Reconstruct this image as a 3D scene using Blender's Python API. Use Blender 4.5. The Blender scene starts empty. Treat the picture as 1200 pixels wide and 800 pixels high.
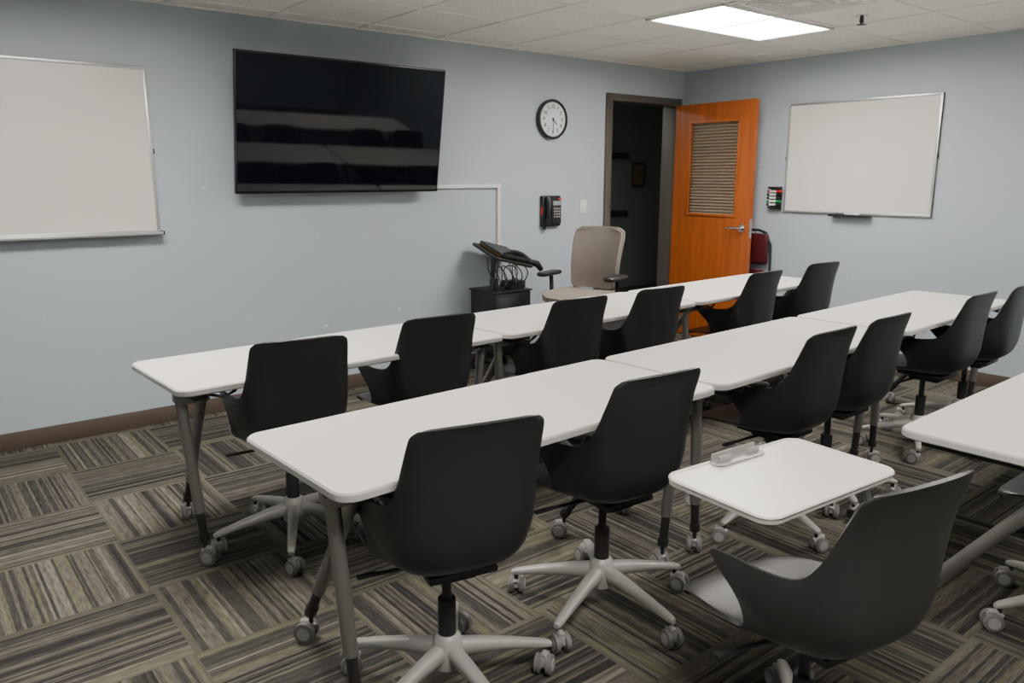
import bpy, bmesh, math, random
from mathutils import Vector, Matrix
random.seed(7)
scene = bpy.context.scene
H = 2.44; YA = 4.92; XB = 6.06; XD = -1.7; YC = -2.3

# ------------------------------------------------------------ materials
def new_mat(name):
    m = bpy.data.materials.new(name); m.use_nodes = True
    nt = m.node_tree
    return m, nt, nt.nodes["Principled BSDF"]

def mat(name, col, rough=0.5, metal=0.0, var=0.06, nscale=30.0, bump=0.0, bscale=200.0, spec=0.5, coat=0.0):
    m, nt, b = new_mat(name)
    tc = nt.nodes.new("ShaderNodeTexCoord")
    n = nt.nodes.new("ShaderNodeTexNoise"); n.inputs["Scale"].default_value = nscale
    n.inputs["Detail"].default_value = 3
    nt.links.new(tc.outputs["Object"], n.inputs["Vector"])
    mx = nt.nodes.new("ShaderNodeMix"); mx.data_type = 'RGBA'
    mx.inputs[6].default_value = (*[c*(1-var) for c in col], 1)
    mx.inputs[7].default_value = (*[min(1, c*(1+var)) for c in col], 1)
    nt.links.new(n.outputs["Fac"], mx.inputs[0])
    nt.links.new(mx.outputs[2], b.inputs["Base Color"])
    b.inputs["Roughness"].default_value = rough
    b.inputs["Metallic"].default_value = metal
    b.inputs["Specular IOR Level"].default_value = spec
    b.inputs["Coat Weight"].default_value = coat
    if bump > 0:
        n2 = nt.nodes.new("ShaderNodeTexNoise"); n2.inputs["Scale"].default_value = bscale
        nt.links.new(tc.outputs["Object"], n2.inputs["Vector"])
        bp = nt.nodes.new("ShaderNodeBump"); bp.inputs["Strength"].default_value = bump
        bp.inputs["Distance"].default_value = 0.002
        nt.links.new(n2.outputs["Fac"], bp.inputs["Height"])
        nt.links.new(bp.outputs["Normal"], b.inputs["Normal"])
    return m

def emis(name, col, s):
    m, nt, b = new_mat(name)
    b.inputs["Base Color"].default_value = (*col, 1)
    b.inputs["Emission Color"].default_value = (*col, 1)
    b.inputs["Emission Strength"].default_value = s
    return m

def wall_mat(name, col):
    m, nt, b = new_mat(name)
    L = nt.links.new
    tc = nt.nodes.new("ShaderNodeTexCoord")
    n = nt.nodes.new("ShaderNodeTexNoise"); n.inputs["Scale"].default_value = 1.2; n.inputs["Detail"].default_value = 4
    L(tc.outputs["Object"], n.inputs["Vector"])
    mx = nt.nodes.new("ShaderNodeMix"); mx.data_type = 'RGBA'
    mx.inputs[6].default_value = (*[c*.96 for c in col], 1)
    mx.inputs[7].default_value = (*[c*1.04 for c in col], 1)
    L(n.outputs["Fac"], mx.inputs[0])
    # rare chips of bare filler
    n3 = nt.nodes.new("ShaderNodeTexNoise"); n3.inputs["Scale"].default_value = 16; n3.inputs["Detail"].default_value = 5
    L(tc.outputs["Object"], n3.inputs["Vector"])
    cr = nt.nodes.new("ShaderNodeValToRGB"); cr.color_ramp.elements[0].position = .74; cr.color_ramp.elements[1].position = .755
    L(n3.outputs["Fac"], cr.inputs[0])
    mx2 = nt.nodes.new("ShaderNodeMix"); mx2.data_type = 'RGBA'
    L(cr.outputs[0], mx2.inputs[0]); L(mx.outputs[2], mx2.inputs[6]); mx2.inputs[7].default_value = (.72, .74, .75, 1)
    L(mx2.outputs[2], b.inputs["Base Color"])
    b.inputs["Roughness"].default_value = .5
    b.inputs["Specular IOR Level"].default_value = .35
    n2 = nt.nodes.new("ShaderNodeTexNoise"); n2.inputs["Scale"].default_value = 130
    L(tc.outputs["Object"], n2.inputs["Vector"])
    bp = nt.nodes.new("ShaderNodeBump"); bp.inputs["Strength"].default_value = .12; bp.inputs["Distance"].default_value = .002
    L(n2.outputs["Fac"], bp.inputs["Height"]); L(bp.outputs["Normal"], b.inputs["Normal"])
    return m

def carpet_mat():
    m, nt, b = new_mat("striped_carpet_tile")
    L = nt.links.new
    def M(op, a, c=None, d=None):
        n = nt.nodes.new("ShaderNodeMath"); n.operation = op
        for i, v in enumerate((a, c, d)):
            if v is None: continue
            if isinstance(v, (int, float)): n.inputs[i].default_value = v
            else: L(v, n.inputs[i])
        return n.outputs[0]
    tc = nt.nodes.new("ShaderNodeTexCoord"); sp = nt.nodes.new("ShaderNodeSeparateXYZ")
    L(tc.outputs["Object"], sp.inputs[0])
    gx = M('DIVIDE', M('SUBTRACT', sp.outputs[0], .11), .5)
    gy = M('DIVIDE', M('SUBTRACT', sp.outputs[1], .35), .5)
    ix = M('FLOOR', gx); iy = M('FLOOR', gy)
    fx = M('SUBTRACT', gx, ix); fy = M('SUBTRACT', gy, iy)
    par = M('FLOORED_MODULO', M('ADD', ix, iy), 2.0)
    ipar = M('SUBTRACT', 1.0, par)
    s = M('ADD', M('MULTIPLY', fx, par), M('MULTIPLY', fy, ipar))
    t = M('ADD', M('MULTIPLY', fy, par), M('MULTIPLY', fx, ipar))
    cv = nt.nodes.new("ShaderNodeCombineXYZ"); L(ix, cv.inputs[0]); L(iy, cv.inputs[1])
    wn = nt.nodes.new("ShaderNodeTexWhiteNoise"); wn.noise_dimensions = '2D'; L(cv.outputs[0], wn.inputs["Vector"])
    rnd = wn.outputs["Value"]
    def stripes(freq, seed):
        idx = M('FLOOR', M('MULTIPLY', s, freq))
        c = nt.nodes.new("ShaderNodeCombineXYZ"); L(idx, c.inputs[0]); L(M('MULTIPLY', rnd, 97.0), c.inputs[1]); c.inputs[2].default_value = seed
        w = nt.nodes.new("ShaderNodeTexWhiteNoise"); w.noise_dimensions = '3D'; L(c.outputs[0], w.inputs["Vector"])
        return w.outputs["Value"]
    st = stripes(46, 1.0); band = stripes(8, 5.0)
    v = M('ADD', M('MULTIPLY', st, .5), M('MULTIPLY', band, .5))
    cr = nt.nodes.new("ShaderNodeValToRGB"); cr.color_ramp.interpolation = 'CONSTANT'
    stops = [(0, (.033,.031,.029)), (.27, (.058,.054,.048)), (.40, (.102,.091,.077)), (.5, (.050,.047,.043)),
             (.58, (.122,.110,.092)), (.68, (.120,.118,.080)), (.76, (.076,.070,.060)), (.84, (.165,.152,.125))]
    e = cr.color_ramp.elements
    e[0].position = 0; e[0].color = (*stops[0][1], 1)
    e[1].position = stops[1][0]; e[1].color = (*stops[1][1], 1)
    for p, c in stops[2:]:
        k = e.new(p); k.color = (*c, 1)
    L(v, cr.inputs[0])
    # yarn breaks
    c2 = nt.nodes.new("ShaderNodeCombineXYZ")
    L(M('MULTIPLY', s, 90.0), c2.inputs[0]); L(M('MULTIPLY', t, 9.0), c2.inputs[1]); L(M('MULTIPLY', rnd, 50.0), c2.inputs[2])
    nz = nt.nodes.new("ShaderNodeTexNoise"); nz.inputs["Scale"].default_value = 1.0; nz.inputs["Detail"].default_value = 3
    L(c2.outputs[0], nz.inputs["Vector"])
    yv = M('ADD', M('MULTIPLY', nz.outputs["Fac"], 1.7), .2)
    mx = nt.nodes.new("ShaderNodeMix"); mx.data_type = 'RGBA'; mx.blend_type = 'MULTIPLY'; mx.inputs[0].default_value = 1
    L(cr.outputs[0], mx.inputs[6])
    cc = nt.nodes.new("ShaderNodeCombineColor"); L(yv, cc.inputs[0]); L(yv, cc.inputs[1]); L(yv, cc.inputs[2])
    L(cc.outputs[0], mx.inputs[7])
    edge = M('GREATER_THAN', M('ABSOLUTE', M('SUBTRACT', s, .5)), .455)
    mx3 = nt.nodes.new("ShaderNodeMix"); mx3.data_type = 'RGBA'
    L(M('MULTIPLY', edge, .55), mx3.inputs[0]); L(mx.outputs[2], mx3.inputs[6]); mx3.inputs[7].default_value = (.135, .130, .096, 1)
    L(mx3.outputs[2], b.inputs["Base Color"])
    b.inputs["Roughness"].default_value = .95
    b.inputs["Specular IOR Level"].default_value = .1
    n2 = nt.nodes.new("ShaderNodeTexNoise"); n2.inputs["Scale"].default_value = 260
    L(tc.outputs["Object"], n2.inputs["Vector"])
    bp = nt.nodes.new("ShaderNodeBump"); bp.inputs["Strength"].default_value = .5; bp.inputs["Distance"].default_value = .004
    L(M('ADD', n2.outputs["Fac"], nz.outputs["Fac"]), bp.inputs["Height"]); L(bp.outputs["Normal"], b.inputs["Normal"])
    return m

def wood_mat():
    m, nt, b = new_mat("orange_door_veneer")
    L = nt.links.new
    tc = nt.nodes.new("ShaderNodeTexCoord"); mp = nt.nodes.new("ShaderNodeMapping")
    mp.inputs["Scale"].default_value = (14, 14, 1.1)
    L(tc.outputs["Object"], mp.inputs[0])
    n = nt.nodes.new("ShaderNodeTexNoise"); n.inputs["Scale"].default_value = 2.0; n.inputs["Detail"].default_value = 6
    n.inputs["Distortion"].default_value = .6
    L(mp.outputs[0], n.inputs["Vector"])
    cr = nt.nodes.new("ShaderNodeValToRGB")
    cr.color_ramp.elements[0].position = .3; cr.color_ramp.elements[0].color = (.30, .066, .009, 1)
    cr.color_ramp.elements[1].position = .7; cr.color_ramp.elements[1].color = (.43, .108, .016, 1)
    L(n.outputs["Fac"], cr.inputs[0]); L(cr.outputs[0], b.inputs["Base Color"])
    b.inputs["Roughness"].default_value = .35
    return m

def ceil_mat():
    m, nt, b = new_mat("acoustic_ceiling_tile")
    L = nt.links.new
    tc = nt.nodes.new("ShaderNodeTexCoord")
    n = nt.nodes.new("ShaderNodeTexNoise"); n.inputs["Scale"].default_value = 70; n.inputs["Detail"].default_value = 6
    L(tc.outputs["Object"], n.inputs["Vector"])
    cr = nt.nodes.new("ShaderNodeValToRGB")
    cr.color_ramp.elements[0].position = .32; cr.color_ramp.elements[0].color = (.66, .64, .60, 1)
    cr.color_ramp.elements[1].position = .45; cr.color_ramp.elements[1].color = (.88, .86, .81, 1)
    L(n.outputs["Fac"], cr.inputs[0]); L(cr.outputs[0], b.inputs["Base Color"])
    b.inputs["Roughness"].default_value = .95
    return m

WALL = wall_mat("blue_grey_wall_paint", (.42, .485, .525))
CARPET = carpet_mat(); WOOD = wood_mat(); CEIL = ceil_mat()
GRID = mat("ceiling_grid_white", (.86, .84, .80), .5)
BASEB = mat("brown_rubber_base", (.085, .062, .048), .5)
LAM = mat("white_laminate", (.78, .74, .68), .33, var=.015, nscale=60)
LAMEDGE = mat("table_edge_band", (.46, .445, .42), .45)
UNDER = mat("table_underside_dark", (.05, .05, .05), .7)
SILVER = mat("silver_powder_coat", (.30, .29, .275), .36, .7)
BASEM = mat("light_platinum_plastic", (.39, .38, .355), .42, .2)
DARKMET = mat("dark_steel", (.05, .05, .052), .4, .6)
SHELL = mat("charcoal_shell_plastic", (.020, .0207, .022), .36, bump=.2, bscale=500)
SHELL_LIT = mat("charcoal_shell_lit", (.034, .0335, .033), .38, bump=.2, bscale=500)  # same charcoal plastic, with the light falling on this chair put into the colour
BLACK = mat("black_plastic", (.012, .012, .013), .45)
WHEEL = mat("caster_grey_rubber", (.16, .155, .15), .55)
WHEELHUB = mat("caster_hub_grey", (.34, .33, .31), .45)
CLIPG = mat("clip_grey_plastic", (.30, .295, .28), .3)
WB = mat("whiteboard_enamel", (.68, .655, .60), .28, var=.02, nscale=3)
ALU = mat("brushed_aluminium", (.55, .55, .54), .35, .8)
FRAME = mat("door_frame_brown_paint", (.085, .075, .065), .45)
CHROME = mat("satin_chrome", (.6, .6, .6), .25, 1.0)
WHITEP = mat("white_plastic", (.75, .75, .73), .4)
TVB = mat("tv_bezel_black", (.006, .006, .007), .3)
SCREEN = mat("tv_screen_gloss", (.0025, .0035, .007), .04, var=.0, spec=.33)
BEIGE = mat("taupe_mesh_fabric", (.17, .145, .124), .85, bump=.5, bscale=900)
BEIGE2 = mat("taupe_seat_fabric", (.24, .20, .165), .9, bump=.5, bscale=700)
MAROON = mat("maroon_vinyl", (.07, .006, .010), .45)
YEL = mat("yellow_folder", (.65, .38, .04), .5)
RED = mat("red_marker", (.5, .02, .02), .4); GREEN = mat("green_marker", (.02, .25, .08), .4)
SLAT = mat("tan_blind_slats", (.24, .175, .115), .45)
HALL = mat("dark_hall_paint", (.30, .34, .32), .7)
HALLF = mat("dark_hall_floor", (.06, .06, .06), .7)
LENS = emis("fluorescent_lens", (1.0, .95, .89), 44.0)
HALL_FILL = emis("added_hall_glow", (1.0, .97, .9), 20.0)  # glow for the added hall fill
mg = bpy.data.materials.new("door_glass"); mg.use_nodes = True
_nt = mg.node_tree; _nt.nodes.clear()
_o = _nt.nodes.new("ShaderNodeOutputMaterial"); _mx = _nt.nodes.new("ShaderNodeMixShader")
_t = _nt.nodes.new("ShaderNodeBsdfTransparent"); _t.inputs[0].default_value = (.96, .96, .94, 1)
_g = _nt.nodes.new("ShaderNodeBsdfGlossy"); _g.inputs["Roughness"].default_value = .05
_mx.inputs[0].default_value = .06
_nt.links.new(_t.outputs[0], _mx.inputs[1]); _nt.links.new(_g.outputs[0], _mx.inputs[2])
_nt.links.new(_mx.outputs[0], _o.inputs[0])
GLASS = mg

# ------------------------------------------------------------ mesh builder
class MB:
    def __init__(self): self.v = []; self.f = []; self.mi = []; self.mats = []
    def slot(self, m):
        if m not in self.mats: self.mats.append(m)
        return self.mats.index(m)
    def add(self, vs, fs, m, M=None):
        o = len(self.v); s = self.slot(m)
        for p in vs:
            p = Vector(p); self.v.append(M @ p if M else p)
        for f in fs: self.f.append([i+o for i in f]); self.mi.append(s)
    def addbm(self, bm, m, M=None):
        bm.verts.ensure_lookup_table(); bm.verts.index_update()
        self.add([v.co.copy() for v in bm.verts], [[v.index for v in f.verts] for f in bm.faces], m, M); bm.free()
    def box(self, c, s, m, bevel=0.0, M=None, seg=2):
        bm = bmesh.new(); bmesh.ops.create_cube(bm, size=1)
        for v in bm.verts: v.co = Vector((v.co.x*s[0], v.co.y*s[1], v.co.z*s[2]))
        if bevel: bmesh.ops.bevel(bm, geom=bm.edges[:], offset=bevel, segments=seg, affect='EDGES', profile=.5)
        T = Matrix.Translation(Vector(c))
        self.addbm(bm, m, (M @ T) if M else T)
    def tube(self, pts, r, m, seg=12, M=None, closed=False):
        pts = [Vector(p) for p in pts]; n = len(pts)
        rs = r if isinstance(r, (list, tuple)) else [r]*n
        vs = []; fs = []; prev = None
        for i, p in enumerate(pts):
            if closed: d = pts[(i+1) % n]-pts[i-1]
            else: d = pts[min(i+1, n-1)]-pts[max(i-1, 0)]
            d.normalize()
            if prev is None:
                a = Vector((0, 0, 1)) if abs(d.z) < .9 else Vector((1, 0, 0))
                x = d.cross(a).normalized()
            else: x = (prev - d*prev.dot(d)).normalized()
            prev = x; y = d.cross(x)
            for k in range(seg):
                a = 2*math.pi*k/seg; vs.append(p+(x*math.cos(a)+y*math.sin(a))*rs[i])
        for i in range(n if closed else n-1):
            j = (i+1) % n
            for k in range(seg):
                k2 = (k+1) % seg
                fs.append([i*seg+k, i*seg+k2, j*seg+k2, j*seg+k])
        if not closed:
            fs.append(list(range(seg))[::-1]); fs.append([(n-1)*seg+k for k in range(seg)])
        self.add(vs, fs, m, M)
    def lathe(self, prof, m, M=None, seg=24):
        vs = []; fs = []
        for r, z in prof:
            for k in range(seg):
                a = 2*math.pi*k/seg; vs.append((r*math.cos(a), r*math.sin(a), z))
        for i in range(len(prof)-1):
            for k in range(seg):
                k2 = (k+1) % seg; fs.append([i*seg+k, i*seg+k2, (i+1)*seg+k2, (i+1)*seg+k])
        fs.append(list(range(seg))[::-1]); fs.append([(len(prof)-1)*seg+k for k in range(seg)])
        self.add(vs, fs, m, M)
    def slab(self, x0, x1, y0, y1, z0, z1, rad, m, m2=None, ch=.004, M=None, seg=8):
        def ring(ins, z):
            o = []; r = max(rad-ins, .001)
            for cx, cy, a0 in ((x1-ins-r, y1-ins-r, 0), (x0+ins+r, y1-ins-r, 90), (x0+ins+r, y0+ins+r, 180), (x1-ins-r, y0+ins+r, 270)):
                for k in range(seg+1):
                    a = math.radians(a0+90*k/seg); o.append((cx+r*math.cos(a), cy+r*math.sin(a), z))
            return o
        rings = [ring(ch*1.5, z0), ring(0, z0+ch), ring(0, z1-ch), ring(ch, z1)]
        n = len(rings[0]); vs = sum(rings, []); side = []
        for i in range(3):
            for k in range(n):
                k2 = (k+1) % n; side.append([i*n+k, i*n+k2, (i+1)*n+k2, (i+1)*n+k])
        self.add(vs, side, m2 or m, M)
        self.add(rings[3], [list(range(n))], m, M)
        self.add(rings[0], [list(range(n))[::-1]], m2 or m, M)
    def surf(self, rows, th, m, M=None):
        bm = bmesh.new(); g = [[bm.verts.new(p) for p in r] for r in rows]
        for i in range(len(g)-1):
            for j in range(len(g[0])-1):
                bm.faces.new((g[i][j], g[i][j+1], g[i+1][j+1], g[i+1][j]))
        bm.normal_update()
        bmesh.ops.solidify(bm, geom=bm.faces[:], thickness=th)
        self.addbm(bm, m, M)
    def build(self, name, loc=(0, 0, 0), rz=0, parent=None, angle=35, M=None):
        me = bpy.data.meshes.new(name)
        me.from_pydata([tuple(v) for v in self.v], [], self.f)
        for mm in self.mats: me.materials.append(mm)
        for p, i in zip(me.polygons, self.mi): p.material_index = i; p.use_smooth = True
        me.validate(); me.update()
        try: me.set_sharp_from_angle(angle=math.radians(angle))
        except Exception: pass
        ob = bpy.data.objects.new(name, me); scene.collection.objects.link(ob)
        if M is not None: ob.matrix_world = M
        else: ob.location = loc; ob.rotation_euler = (0, 0, rz)
        if parent: ob.parent = parent
        return ob

def simple_box(name, lo, hi, m, bevel=0):
    c = [(a+b)/2 for a, b in zip(lo, hi)]; s = [b-a for a, b in zip(lo, hi)]
    mb = MB(); mb.box((0, 0, 0), s, m, bevel)
    return mb.build(name, c)

# ------------------------------------------------------------ room shell
mb = MB(); mb.box((2.18, 1.31, -.05), (8.0, 7.5, .1), CARPET); mb.build("floor")
DX0, DX1, DZ = 5.045, 5.93, 2.13
mb = MB()
mb.box(((XD+DX0)/2-.06, YA+.065, H/2), (DX0-XD+.12, .13, H), WALL)
mb.box(((DX0+DX1)/2, YA+.065, (H+DZ)/2), (DX1-DX0, .13, H-DZ), WALL)
mb.box(((DX1+XB+.12)/2, YA+.065, H/2), (XB+.12-DX1, .13, H), WALL)
mb.build("wall_front")
simple_box("wall_right", (XB, YC, 0), (XB+.12, YA, H), WALL)
simple_box("wall_left", (XD-.12, YC, 0), (XD, YA, H), WALL)
simple_box("wall_back", (XD-.12, YC-.12, 0), (XB+.12, YC, H), WALL)

mb = MB()
mb.box((2.18, 1.31, H+.05), (8.2, 7.6, .1), CEIL)
gx = 3.87 - .61*10
while gx < XB:
    if gx > XD: mb.box((gx, (YA+YC)/2, H-.002), (.024, YA-YC, .008), GRID)
    gx += .61
gy = 2.90 - .61*9
while gy < YA:
    if gy > YC: mb.box(((XB+XD)/2, gy, H-.002), (XB-XD, .024, .0075), GRID)
    gy += .61
mb.box(((XB+XD)/2, YA-.012, H-.003), (XB-XD, .024, .012), GRID)
mb.box((XB-.012, (YA+YC)/2, H-.003), (.024, YA-YC, .012), GRID)
mb.build("ceiling")

def baseboard(name, a, b, n):
    mb = MB(); a = Vector(a); b = Vector(b); c = (a+b)/2+Vector(n)*.006; d = b-a
    mb.box((c.x, c.y, .05), (abs(d.x)+.012*abs(n[0]), abs(d.y)+.012*abs(n[1]), .1), BASEB, .003)
    mb.build(name)
baseboard("baseboard_front", (XD, YA, 0), (4.99, YA, 0), (0, -1, 0))
baseboard("baseboard_right", (XB, YC, 0), (XB, YA, 0), (-1, 0, 0))
baseboard("baseboard_left", (XD, YC, 0), (XD, YA, 0), (1, 0, 0))
baseboard("baseboard_back", (XD, YC, 0), (XB, YC, 0), (0, 1, 0))

# hall beyond the doorway
mb = MB()
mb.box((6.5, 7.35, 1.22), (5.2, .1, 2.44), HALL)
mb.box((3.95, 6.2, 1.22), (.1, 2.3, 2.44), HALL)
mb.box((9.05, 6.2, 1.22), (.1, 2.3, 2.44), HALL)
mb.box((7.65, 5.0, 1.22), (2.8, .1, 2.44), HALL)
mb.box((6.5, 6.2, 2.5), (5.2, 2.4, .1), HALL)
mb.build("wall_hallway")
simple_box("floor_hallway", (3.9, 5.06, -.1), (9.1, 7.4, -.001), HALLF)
mb = MB(); mb.box((0, 0, 0), (1.2, .3, .04), WHITEP, .004); mb.box((0, 0, -.022), (1.14, .24, .006), HALL_FILL)  # unseen fill light, added so the hall does not go black
mb.build("added_hall_fill_light", (4.8, 6.3, 2.428))
mb = MB()
mb.box((0, 0, 0), (.24, .02, .32), FRAME, .003); mb.box((0, -.011, 0), (.19, .004, .26), mat("faded_poster", (.3, .2, .12), .6))
mb.build("picture_frame", (8.05, 7.285, 1.5))
for z in (1.0, 1.75):
    mb = MB()
    mb.box((0, 0, 0), (1.3, .025, .08), FRAME, .004)
    for i in range(6):
        x = -.55+.22*i
        mb.tube([(x, -.012, .0), (x, -.06, -.01), (x, -.08, .03)], .008, DARKMET)
    mb.build("coat_hook_rail", (7.2, 7.285, z))

# door frame
mb = MB()
fw = .05
mb.box((DX0-fw/2+.01, YA+.06, (DZ+fw)/2), (fw+.02, .17, DZ+fw), FRAME, .004)
mb.box((DX1+fw/2-.01, YA+.06, (DZ+fw)/2), (fw+.02, .17, DZ+fw), FRAME, .004)
mb.box(((DX0+DX1)/2, YA+.06, DZ+fw/2-.005), (DX1-DX0, .168, fw+.01), FRAME, .004)
mb.box((DX0+.028, YA+.07, DZ/2), (.015, .03, DZ), FRAME)
mb.build("door_frame")

# door, local: width along +x from hinge, thickness y, z up
mb = MB(); W = .90; T = .044; z0 = .012; z1 = 2.115
wx0, wx1, wz0, wz1 = .19, .745, 1.14, 1.955
mb.box((wx0/2, 0, (z0+z1)/2), (wx0, T, z1-z0), WOOD)
mb.box(((wx1+W)/2, 0, (z0+z1)/2), (W-wx1, T, z1-z0), WOOD)
mb.box(((wx0+wx1)/2, 0, (z0+wz0)/2), (wx1-wx0, T, wz0-z0), WOOD)
mb.box(((wx0+wx1)/2, 0, (z1+wz1)/2), (wx1-wx0, T, z1-wz1), WOOD)
for s in (-1, 1):
    y = s*(T/2+.004)
    mb.box(((wx0+wx1)/2, y, wz0), (wx1-wx0+.03, .012, .024), WOOD, .003)
    mb.box(((wx0+wx1)/2, y, wz1), (wx1-wx0+.03, .012, .024), WOOD, .003)
    mb.box((wx0, y, (wz0+wz1)/2), (.024, .012, wz1-wz0), WOOD, .003)
    mb.box((wx1, y, (wz0+wz1)/2), (.024, .012, wz1-wz0), WOOD, .003)
    mb.tube([(W-.07, s*T/2, 1.04), (W-.07, s*(T/2+.012), 1.04)], .034, CHROME, 24)
    mb.tube([(W-.07, s*T/2, 1.04), (W-.07, s*(T/2+.055), 1.04), (W-.085, s*(T/2+.062), 1.04), (W-.19, s*(T/2+.06), 1.04)], .0105, CHROME)
    mb.tube([(W-.07, s*T/2, 1.04), (W-.07, s*(T/2+.03), 1.04)], .02, CHROME, 20)
mb.box((W, 0, 1.04), (.004, .026, .16), CHROME)
for yg in (-.018, .018):
    mb.add([(wx0, yg, wz0), (wx1, yg, wz0), (wx1, yg, wz1), (wx0, yg, wz1)], [[0, 1, 2, 3]], GLASS)
n = 30
for i in range(n):
    z = wz0+.014+(wz1-wz0-.025)*i/(n-1)
    R = Matrix.Translation(((wx0+wx1)/2, -.001, z)) @ Matrix.Rotation(math.radians(62), 4, 'X')
    mb.box((0, 0, 0), (wx1-wx0-.01, .0255, .0012), SLAT, M=R)
for z in (.25, 1.07, 1.9):
    mb.tube([(-.006, T/2, z-.05), (-.006, T/2, z+.05)], .008, CHROME)
door_dir = math.atan2(3.99-4.885, 5.85-5.915)
mb.build("door_1", (5.912, 4.885, 0), door_dir)

# ------------------------------------------------------------ ceiling fixtures
def fixture(x, y):
    mb = MB(); w, d = 1.196, .586
    mb.box((0, 0, .002), (w-.03, d-.03, .003), LENS)
    for sx in (-1, 1): mb.box((sx*(w/2-.012), 0, -.003), (.024, d, .014), WHITEP, .002)
    for sy in (-1, 1): mb.box((0, sy*(d/2-.012), -.003), (w, .024, .014), WHITEP, .002)
    for k in (-1, 1): mb.box((0, k*.095, -.002), (w-.04, .005, .007), GRID)
    for i in range(1, 12): mb.box((-w/2+w*i/12, 0, -.0015), (.004, d-.04, .006), GRID)
    mb.build("ceiling_light_panel", (x, y, H-.006))
fixture(4.48, 3.205); fixture(.82, 3.205); fixture(4.48, .155); fixture(.82, .155)

mb = MB()
mb.box((0, 0, .0), (.59, .59, .008), GRID, .003)
for i in range(5):
    s = .54-.1*i
    for a in (-1, 1):
        mb.box((a*s/2, 0, -.006-.002*i), (.012, s, .008), WHITEP, .002)
        mb.box((0, a*s/2, -.006-.002*i), (s, .012, .008), WHITEP, .002)
mb.build("ceiling_air_diffuser", (4.175, 2.595, H-.012))
mb = MB()
mb.lathe([(.038, 0), (.038, -.004), (.02, -.010)], CHROME)
mb.tube([(0, 0, -.004), (0, 0, -.045)], .010, DARKMET)
mb.tube([(-.016, 0, -.012), (-.020, 0, -.035), (0, 0, -.050), (.020, 0, -.035), (.016, 0, -.012)], .004, DARKMET)
mb.lathe([(.026, -.052), (.026, -.055), (.004, -.057)], DARKMET)
mb.build("fire_sprinkler_head", (4.85, 2.61, H))

# ------------------------------------------------------------ wall items
def whiteboard(name, w, h, M, fulltray):
    mb = MB()
    mb.box((0, -.008, 0), (w, .014, h), WB)
    t = .018
    mb.box((0, -.010, h/2-t/2), (w, .02, t), ALU, .002); mb.box((0, -.010, -h/2+t/2), (w, .02, t), ALU, .002)
    for s in (-1, 1): mb.box((s*(w/2-t/2), -.010, 0), (t, .0195, h-.002), ALU, .002)
    if fulltray:
        mb.box((0, -.045, -h/2-.004), (w+.01, .075, .008), ALU, .003); mb.box((0, -.080, -h/2+.002), (w+.01, .006, .018), ALU, .002)
        for s in (-1, 1): mb.box((s*(w/2+.003), -.045, -h/2+.002), (.01, .08, .022), BLACK, .003)
    else:
        mb.box((0, -.04, -h/2-.012), (.33, .07, .008), BLACK, .003); mb.box((0, -.073, -h/2-.006), (.33, .006, .018), BLACK, .002)
        mb.box((.02, -.035, -h/2+.004), (.12, .045, .02), WHITEP, .004)
        mb.tube([(-.12, -.05, -h/2), (-.03, -.05, -h/2)], .007, BLACK)
    for s in (-1, 1): mb.box((s*(w/2+.003), -.014, 0), (.008, .014, .03), DARKMET, .002)
    mb.build(name, M=M)
whiteboard("whiteboard", 1.25, .93, Matrix.Translation((.67, YA-.001, 1.62)), True)
whiteboard("whiteboard", 1.22, .885, Matrix.Translation((XB-.001, 3.20, 1.625)) @ Matrix.Rotation(-math.pi/2, 4, 'Z'), False)

# television
mb = MB(); tw, thh = 1.455, .83
mb.box((0, 0, 0), (tw, .028, thh), TVB, .004)
mb.box((0, .03, -.12), (1.0, .04, .45), TVB, .01)
mb.box((0, -.0145, .003), (tw-.016, .002, thh-.028), SCREEN)
mb.box((0, .075, 0), (.55, .05, .40), DARKMET, .004)
mb.tube([(-.2, .05, .1), (-.2, .19, .13)], .012, DARKMET); mb.tube([(.2, .05, .1), (.2, .19, .13)], .012, DARKMET)
mb.build("television", M=Matrix.Translation((2.443, 4.735, 1.785)) @ Matrix.Rotation(math.radians(9.7), 4, 'X'))
simple_box("tv_wall_bracket", (2.15, YA-.03, 1.6), (2.75, YA-.001, 2.0), DARKMET, .003)

# raceway
mb = MB()
mb.box((3.36, YA-.012, 1.405), (.95, .022, .026), WHITEP, .004)
mb.box((3.82, YA-.012, 1.16), (.026, .022, .516), WHITEP, .004)
mb.box((3.82, YA-.013, 1.405), (.036, .024, .036), WHITEP, .004)
mb.box((3.82, YA-.018, .87), (.075, .034, .115), WHITEP, .005)
mb.build("cable_raceway")

# clock
mb = MB(); R = Matrix.Rotation(math.pi/2, 4, 'X')
mb.lathe([(.155, 0), (.158, .03), (.152, .04), (.140, .042), (.133, .030)], BLACK, R, 56)
mb.lathe([(.136, .0), (.136, .031)], mat("clock_face", (.72, .74, .76), .4), R, 56)
for i in range(60):
    a = 2*math.pi*i/60; L_ = .014 if i % 5 == 0 else .007; w_ = .004 if i % 5 == 0 else .0018
    M = R @ Matrix.Rotation(-a, 4, 'Z') @ Matrix.Translation((0, .124-L_/2, .0315))
    mb.box((0, 0, 0), (w_, L_, .001), BLACK, M=M)
for a, l, w_ in ((360*30/60, .105, .005), (30*4.5, .068, .008)):
    M = R @ Matrix.Rotation(-math.radians(a), 4, 'Z') @ Matrix.Translation((0, l/2-.012, .034))
    mb.box((0, 0, 0), (w_, l, .0015), BLACK, M=M)
mb.lathe([(.008, .031), (.008, .037)], BLACK, R)
clock = mb.build("wall_clock", (4.366, YA-.001, 1.931))
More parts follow.
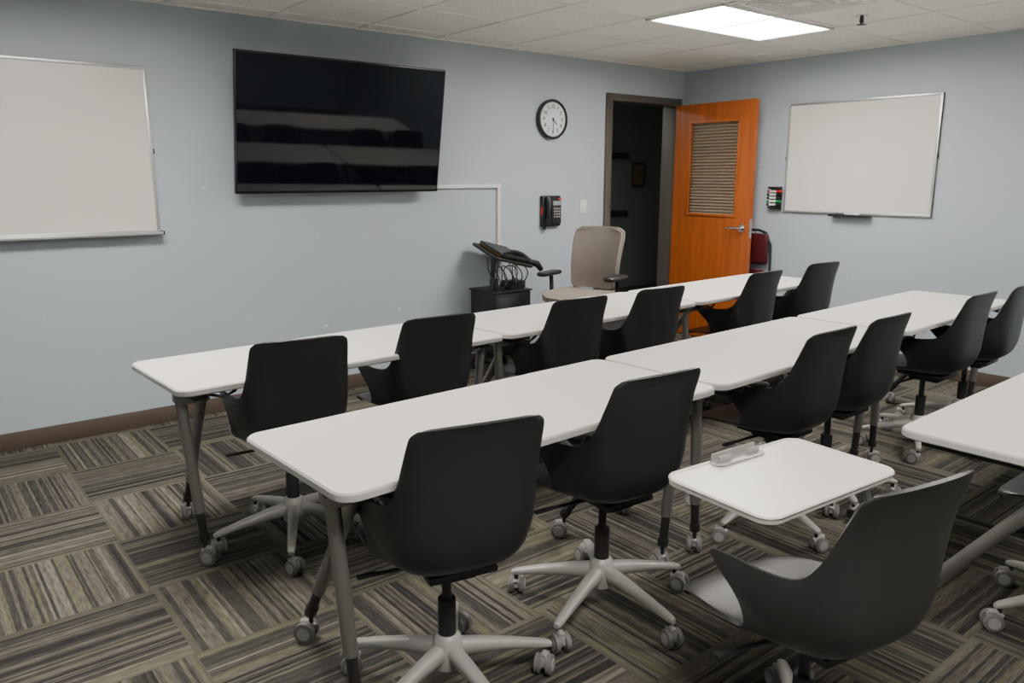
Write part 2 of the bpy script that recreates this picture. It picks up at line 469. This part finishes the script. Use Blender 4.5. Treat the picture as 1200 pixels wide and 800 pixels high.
for i in range(1, 13):
    cu = bpy.data.curves.new("numeral_%d" % i, 'FONT'); cu.body = str(i); cu.size = .038
    cu.align_x = 'CENTER'; cu.align_y = 'CENTER'; cu.extrude = .0004; cu.offset = .0008
    cu.materials.append(BLACK)
    o = bpy.data.objects.new("numeral_%d" % i, cu); scene.collection.objects.link(o)
    a = math.radians(30*i); o.parent = clock
    o.location = (.096*math.sin(a), -.0325, .096*math.cos(a)); o.rotation_euler = (math.pi/2, 0, 0)

# phone
mb = MB()
mb.box((0, -.02, 0), (.20, .04, .25), BLACK, .01)
mb.box((.04, -.048, -.01), (.10, .02, .19), DARKMET, .005)
mb.box((.04, -.0595, .065), (.085, .003, .035), mat("phone_display", (.25, .3, .28), .2), .001)
for r in range(4):
    for c in range(3): mb.box((.015+.025*c, -.0605, .02-.022*r), (.015, .006, .012), WHEELHUB, .002)
mb.tube([(-.06, -.05, -.11), (-.06, -.072, -.08), (-.06, -.075, 0), (-.06, -.072, .08), (-.06, -.05, .11)], [.026, .024, .016, .024, .026], BLACK, 14)
mb.box((-.06, -.046, .09), (.045, .02, .045), BLACK, .005); mb.box((-.06, -.046, -.09), (.045, .02, .045), BLACK, .005)
mb.box((.07, -.0600, .10), (.04, .003, .012), RED)
mb.box((-.099, -.024, .0), (.005, .02, .07), RED, .002)
cp = [(-.07+.012*math.cos(t*.9), -.03+.010*math.sin(t*.9), -.12-.0011*t) for t in range(30)]
mb.tube(cp, .0025, BLACK, 6)
mb.build("wall_phone", (4.356, YA-.001, 1.20))
mb = MB()
mb.box((0, -.004, 0), (.075, .008, .118), WHITEP, .003); mb.box((0, -.010, 0), (.012, .012, .026), WHITEP, .002)
mb.box((0, -.0082, 0), (.02, .002, .036), GRID, .001)
mb.build("light_switch", (4.747, YA-.001, 1.226))

# marker holder on right wall
mb = MB(); M = Matrix.Rotation(-math.pi/2, 4, 'Z')
mb.box((0, -.012, 0), (.10, .022, .19), BLACK, .004, M)
mb.box((0, -.04, -.08), (.10, .05, .012), BLACK, .003, M); mb.box((0, -.045, .085), (.10, .05, .02), BLACK, .004, M)
for i, c in enumerate((RED, BLACK, BLACK, GREEN, BLACK)):
    z = .055-.028*i
    mb.tube([M @ Vector((-.045, -.04, z)), M @ Vector((.02, -.04, z))], .010, WHITEP, 12)
    mb.tube([M @ Vector((.02, -.04, z)), M @ Vector((.065, -.04, z))], .0112, c, 12)
    mb.tube([M @ Vector((-.045, -.04, z)), M @ Vector((-.068, -.04, z))], .0112, c, 12)
mb.build("marker_holder", (XB-.001, 3.885, 1.30))

# ------------------------------------------------------------ casters
def caster(mb, x, y, ang, r=.031, hub=WHEELHUB, tyre=WHEEL, top=.075):
    B = Matrix.Translation((x, y, 0)) @ Matrix.Rotation(ang, 4, 'Z')
    off = .018
    for s in (-1, 1):
        M = B @ Matrix.Translation((off, s*.018, r)) @ Matrix.Rotation(math.pi/2, 4, 'X')
        mb.lathe([(r*.8, -.010), (r, -.007), (r, .007), (r*.8, .010)], tyre, M, 22)
        mb.lathe([(r*.62, -.0115), (r*.66, -.009), (r*.66, .009), (r*.62, .0115)], hub, M, 18)
    mb.box((off-.004, 0, r+.012), (.045, .018, .034), hub, .005, B)
    mb.tube([B @ Vector((off, -.02, r)), B @ Vector((off, .02, r))], .007, DARKMET, 8)
    mb.tube([B @ Vector((0, 0, r+.015)), B @ Vector((0, 0, top))], .008, DARKMET, 10)
    mb.tube([B @ Vector((off-.028, 0, r+.016)), B @ Vector((off-.008, 0, r+.03)), B @ Vector((off+.016, 0, r+.028))], .011, hub, 10)

# ------------------------------------------------------------ classroom chair
ROWS = [ # centre y, centre z ; edge x,y,z
 ((.276, .430), (.150, .256, .432)),
 ((.268, .452), (.178, .242, .453)),
 ((.195, .468), (.203, .176, .470)),
 ((.090, .470), (.216, .080, .480)),
 ((-.02, .461), (.223, .000, .498)),
 ((-.10, .457), (.230, .012, .560)),
 ((-.165, .465), (.240, .098, .640)),
 ((-.207, .500), (.236, .060, .657)),
 ((-.228, .555), (.222, -.055, .658)),
 ((-.235, .625), (.207, -.135, .675)),
 ((-.240, .700), (.197, -.182, .732)),
 ((-.248, .780), (.190, -.211, .797)),
 ((-.262, .858), (.184, -.238, .858)),
 ((-.271, .888), (.178, -.248, .884)),
 ((-.276, .900), (.160, -.256, .898)),
]
def cr_(p0, p1, p2, p3, t):
    return .5*((2*p1)+(-p0+p2)*t+(2*p0-5*p1+4*p2-p3)*t*t+(-p0+3*p1-3*p2+p3)*t*t*t)
def shell_rows():
    data = [(*c, *e) for c, e in ROWS]; out = []
    n = len(data); sub = 4
    for i in range(n-1):
        for k in range(sub + (1 if i == n-2 else 0)):
            t = k/sub
            P = [data[max(i-1, 0)], data[i], data[i+1], data[min(i+2, n-1)]]
            out.append([cr_(P[0][j], P[1][j], P[2][j], P[3][j], t) for j in range(5)])
    rows = []
    N = 30
    for q, (cy, cz, ex, ey, ez) in enumerate(out):
        f = q/(len(out)-1)
        r = []
        for j in range(N+1):
            u = math.sin((-1+2*j/N)*math.pi/2*.9)/math.sin(math.pi/2*.9); a = abs(u)
            back = min(1, max(0, (f-.62)/.2))
            py = 3.6*(1-back)+2.2*back
            pz = 3.4
            r.append(Vector((ex*math.sin(u*math.pi/2*.85)/math.sin(math.pi/2*.85), cy+(ey-cy)*a**py, cz+(ez-cz)*a**pz)))
        rows.append(r)
    return rows
SR = shell_rows()

def classroom_chair(name, x, y, rot, star, tablet=False, dz=-.006):
    mb = MB()
    D = Matrix.Translation((0, 0, dz))
    mb.surf(SR, .009, SHELL_LIT if tablet else SHELL, D)
    mb.box((0, -.02, .437+dz), (.20, .24, .022), DARKMET, .006)
    mb.box((0, -.02, .415+dz), (.11, .16, .035), BLACK, .01)
    mb.tube([(-.03, .01, .41+dz), (-.12, .03, .405+dz), (-.20, .05, .395+dz)], .006, BLACK, 8)
    mb.box((-.215, .055, .394+dz), (.06, .022, .010), BLACK, .004)
    mb.tube([(0, 0, .17), (0, 0, .30+dz)], .026, DARKMET, 20)
    mb.tube([(0, 0, .28+dz), (0, 0, .42+dz)], .014, DARKMET, 14)
    mb.lathe([(.03, .075), (.045, .085), (.05, .12), (.040, .175), (.030, .185)], BASEM, None, 28)
    for i in range(5):
        a = star+math.radians(72*i)-rot
        Mx = Matrix.Rotation(a, 4, 'Z')
        secs = [(.03, .135, .024, .028), (.12, .125, .021, .022), (.22, .108, .018, .016), (.305, .090, .015, .011), (.322, .085, .010, .008)]
        vs = []; fs = []; sg = 12
        for (rr, zz, hw, hh) in secs:
            for k in range(sg):
                t = 2*math.pi*k/sg; ct, s_ = math.cos(t), math.sin(t)
                vs.append((rr, hw*math.copysign(abs(ct)**.7, ct), zz+hh*math.copysign(abs(s_)**.7, s_)))
        for q in range(len(secs)-1):
            for k in range(sg):
                k2 = (k+1) % sg; fs.append([q*sg+k, q*sg+k2, (q+1)*sg+k2, (q+1)*sg+k])
        fs.append(list(range(sg))[::-1]); fs.append([(len(secs)-1)*sg+k for k in range(sg)])
        mb.add(vs, fs, BASEM, Mx)
        ca = a+random.uniform(-2.5, 2.5)
        caster(mb, .305*math.cos(a), .305*math.sin(a), ca, top=.09)
    if tablet:
        # work surface is swivelled a few degrees relative to the seat
        P = Matrix.Translation((.095, .202, 0)) @ Matrix.Rotation(math.radians(7), 4, 'Z')
        w2, d2, tz = .275, .170, .704
        mb.slab(-w2, w2, -d2, d2, tz-.018, tz, .045, LAM, LAMEDGE, .004, P)
        rp = []
        for cx, cy, a0 in ((w2-.045, d2-.045, 0), (-w2+.045, d2-.045, 90), (-w2+.045, -d2+.045, 180), (w2-.045, -d2+.045, 270)):
            for k in range(9):
                an = math.radians(a0+90*k/8); rp.append((cx+.042*math.cos(an), cy+.042*math.sin(an), tz))
        mb.tube(rp, .0055, LAM, 8, P, closed=True)
        mb.tube([(.06, -.02, .395), (.20, -.03, .38), (.29, .0, .40), (.315, .04, .48), (.315, .10, .60), (.31, .13, .682)], [.018, .018, .018, .018, .017, .017], BASEM, 14)
        mb.box((.14, -.03, tz-.026), (.18, .14, .014), DARKMET, .004, P)
        # device slot at the far edge
        mb.slab(-.105, .095, .120, .168, tz, tz+.008, .02, CLIPG, None, .003, P)
        mb.box((-.005, .160, tz+.014), (.18, .005, .028), CLIPG, .002, P)
        for sx in (-.066, .050): mb.box((sx, .137, tz+.014), (.05, .005, .024), CLIPG, .002, P)
    return mb.build(name, (x, y, 0), rot, angle=40)

R1 = [(1.155, 2.66, -9), (1.83, 2.74, -4), (2.665, 2.74, -3), (3.26, 2.73, -4), (4.33, 2.79, 0), (5.10, 2.84, -5)]
R2 = [(1.075, 1.445, -13), (1.79, 1.485, -5), (2.86, 1.52, 0), (3.355, 1.53, 0), (4.37, 1.55, 0), (4.91, 1.54, 3)]
stars1 = [100, 130, 115, 95, 120, 140]; stars2 = [123, 127, 110, 90, 133, 105]
for (x, y, r), s in zip(R1+R2, stars1+stars2):
    r = math.radians(r)
    hx = x - .27*math.sin(r); hy = y + .27*math.cos(r)
    classroom_chair("classroom_chair", hx, hy, r, math.radians(s))
classroom_chair("tablet_arm_chair", 1.655, .893, math.radians(-11), math.radians(112), True, -.036)
classroom_chair("classroom_chair", 2.97, .62, 0, math.radians(140))

# ------------------------------------------------------------ tables
TL, TD, TZ = 1.515, .60, .74
def table(x, y, rot):
    mb = MB()
    mb.slab(0, TL, 0, TD, TZ-.026, TZ, .055, LAM, LAMEDGE, .005)
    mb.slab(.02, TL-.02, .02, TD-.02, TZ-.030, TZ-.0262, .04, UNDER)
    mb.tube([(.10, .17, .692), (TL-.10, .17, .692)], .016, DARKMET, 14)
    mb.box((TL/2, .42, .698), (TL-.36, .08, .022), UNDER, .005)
    for s in (0, 1):
        X = (lambda v: v) if s == 0 else (lambda v: TL-v)
        mb.box((X(.09), .30, .697), (.05, .50, .028), DARKMET, .004)
        mb.box((X(.09), .155, .680), (.12, .07, .05), SILVER, .01)
        a = Vector((X(.045), .14, .69)); b = Vector((X(.095), .155, .10))
        mb.tube([a, a.lerp(b, .80)], .0205, SILVER, 16)
        mb.tube([a.lerp(b, .79), b], .0165, DARKMET, 14); mb.tube([a.lerp(b, .95), b], .021, DARKMET, 14)
        caster(mb, b.x, b.y, math.radians(random.choice((-50, 40, 80, 20))), .034, top=.11)
        a = Vector((X(.135), .16, .69)); b = Vector((X(.185), .60, .10))
        mb.tube([a, a.lerp(b, .80)], .0205, SILVER, 16)
        mb.tube([a.lerp(b, .79), b], .0165, DARKMET, 14); mb.tube([a.lerp(b, .95), b], .021, DARKMET, 14)
        caster(mb, b.x, b.y, math.radians(random.choice((-60, 130, 80, 200))), .034, top=.11)
        mb.tube([(X(.12), .05, .70), (X(.17), .035, .685), (X(.22), .05, .70)], .006, BLACK, 8)
    mb.build("training_table", (x, y, 0), rot)
def row(x0, y0, n, deg):
    a = math.radians(deg)
    for i in range(n):
        d = i*(TL+.012); table(x0+d*math.cos(a), y0+d*math.sin(a), a)
row(.745, 2.775, 3, 2.4)
row(.765, 1.585, 3, 1.9)
row(2.31, .42, 2, 1.0)

# ------------------------------------------------------------ task chair (front)
mb = MB()
rows = []
for i in range(19):
    f = i/18; z = .655+.445*f
    w = .185+.022*f-.03*max(0, f-.8)*4*max(0, f-.8)*4
    if i == 18: w = .15
    if i == 0: w = .155
    yc = -.225-.09*f + .03*math.sin(f*math.pi)
    rows.append([Vector((w*u, yc+.04*abs(u)**2, z)) for u in [k/8-1 for k in range(17)]])
mb.surf(rows, .022, BEIGE)
edge = [r[0] for r in rows]+[p for p in rows[-1][1:]]+[r[-1] for r in rows[::-1]]
mb.tube([e+Vector((0, -.006, 0)) for e in edge], .012, BEIGE, 8)
mb.tube([(0, -.32, .98), (0, -.31, .80), (0, -.27, .66), (0, -.15, .60), (0, 0, .58)], [.012, .02, .025, .025, .03], BLACK, 12)
rows = []
for i in range(13):
    f = i/12; y = -.20+.43*f
    w = .235*(1-.12*abs(f-.45))-(.05 if i in (0, 12) else 0)
    rows.append([Vector((w*u, y, .645-.03*(max(0, f-.8)*5)**2+.008*abs(u)**2)) for u in [k/8-1 for k in range(17)]])
mb.surf(rows, .055, BEIGE2)
mb.box((0, 0, .575), (.30, .30, .04), BLACK, .012)
for s in (-1, 1):
    mb.tube([(s*.12, -.02, .58), (s*.24, -.02, .585), (s*.275, -.03, .64), (s*.275, -.02, .76)], .016, BLACK, 12)
    mb.slab(s*.275-.045, s*.275+.045, -.13, .14, .755, .785, .04, BLACK, None, .008)
mb.tube([(0, 0, .14), (0, 0, .42)], .028, BLACK, 18); mb.tube([(0, 0, .40), (0, 0, .57)], .015, CHROME, 14)
mb.lathe([(.03, .07), (.05, .09), (.045, .15), (.03, .16)], BLACK)
for i in range(5):
    a = math.radians(72*i+251)
    mb.tube([(.03*math.cos(a), .03*math.sin(a), .12), (.27*math.cos(a), .27*math.sin(a), .085)], [.026, .015], BLACK, 10)
    caster(mb, .26*math.cos(a), .26*math.sin(a), a+1, .031, BLACK, BLACK, .09)
mb.build("mesh_task_chair", (3.97, 4.11, 0), math.radians(197-90))

# ------------------------------------------------------------ AV cart with folder & cables
mb = MB()
mb.box((0, 0, .40), (.34, .32, .46), BLACK, .012)
mb.box((0, -.162, .40), (.28, .006, .38), DARKMET, .003)
mb.box((0, 0, .635), (.36, .34, .012), BLACK, .004)
for sx in (-1, 1):
    mb.tube([(sx*.14, 0, .17), (sx*.14, 0, .09)], .012, BLACK)
    for sy in (-1, 1): 
        mb.tube([(sx*.13, 0, .10), (sx*.14, sy*.13, .085)], .014, BLACK); caster(mb, sx*.14, sy*.13, 1.5, .03, BLACK, BLACK, .09)
mb.tube([(-.02, .08, .63), (-.02, .06, .88)], .018, DARKMET)
Mt = Matrix.Translation((.03, 0, .90)) @ Matrix.Rotation(math.radians(14), 4, 'Y') @ Matrix.Rotation(math.radians(16), 4, 'X')
mb.slab(-.20, .20, -.17, .18, -.022, 0, .05, BLACK, None, .004, Mt)
mb.slab(-.13, .12, -.13, .172, .002, .012, .01, YEL, None, .003, Mt)
mb.slab(-.15, .11, -.16, .14, .013, .034, .01, BLACK, None, .003, Mt)
mb.tube([Mt @ Vector(p) for p in ((-.12, -.15, .034), (-.05, -.12, .055), (.03, -.09, .055), (.1, -.08, .045), (.18, -.1, .01), (.25, -.12, .012), (.30, -.13, -.02))], [.012, .016, .018, .022, .026, .027, .02], BLACK)
for k in range(5):
    ph = random.uniform(0, 6); pts = []
    cx = -.10+.05*k; rr = .045+.02*random.random()
    for i in range(26):
        t = 2*math.pi*i/25
        pts.append((cx+rr*math.cos(t+ph), -.12+.025*math.sin(2*t+ph), .74+.085*math.sin(t+ph)))
    mb.tube(pts, .0045, BLACK, 6)
for x in (-.20, -.14, .0):
    mb.tube([(x, -.1, .90), (x-.04, -.16, .82), (x+.02, -.15, .72), (x+.06, -.1, .645)], .004, BLACK, 6)
mb.lathe([(.035, .642), (.035, .72), (.03, .73)], DARKMET, Matrix.Translation((-.1, -.05, 0)))
mb.box((.08, -.06, .675), (.14, .12, .06), DARKMET, .006)
mb.build("av_equipment_cart", (3.66, 4.68, 0))

# ------------------------------------------------------------ folded maroon chair behind the door
mb = MB()
for s in (-1, 1):
    mb.tube([(.0, s*.20, .02), (.01, s*.205, .55), (.0, s*.20, .90), (-.0, s*.15, 1.0)], .011, BLACK)
    mb.tube([(-.04, s*.175, .02), (-.03, s*.18, .55)], .010, BLACK)
mb.tube([(0, -.15, 1.0), (0, -.08, 1.02), (0, .08, 1.02), (0, .15, 1.0)], .011, BLACK)
mb.tube([(0, -.20, .2), (0, .20, .2)], .009, BLACK)
mb.box((-.005, 0, .86), (.034, .36, .26), MAROON, .016, seg=3)
mb.box((-.028, 0, .50), (.038, .35, .36), MAROON, .015, seg=3)
mb.build("folding_chair", (6.015, 4.09, 0))

# ------------------------------------------------------------ world + camera
w = bpy.data.worlds.new("room_world"); scene.world = w; w.use_nodes = True
w.node_tree.nodes["Background"].inputs[0].default_value = (.05, .055, .06, 1)
w.node_tree.nodes["Background"].inputs[1].default_value = .3

th = math.radians(11.9); yaw = math.radians(51.13)
Fh = Vector((math.cos(yaw), math.sin(yaw), 0)); Rt = Vector((math.sin(yaw), -math.cos(yaw), 0))
fwd = Fh*math.cos(th)+Vector((0, 0, -math.sin(th))); up = Fh*math.sin(th)+Vector((0, 0, math.cos(th)))
M = Matrix((( Rt.x, up.x, -fwd.x, 0), (Rt.y, up.y, -fwd.y, 0), (Rt.z, up.z, -fwd.z, 1.476), (0, 0, 0, 1)))
cd = bpy.data.cameras.new("camera"); cd.sensor_width = 36; cd.lens = 915/1200*36; cd.clip_start = .05
cam = bpy.data.objects.new("camera", cd); scene.collection.objects.link(cam); cam.matrix_world = M
scene.camera = cam
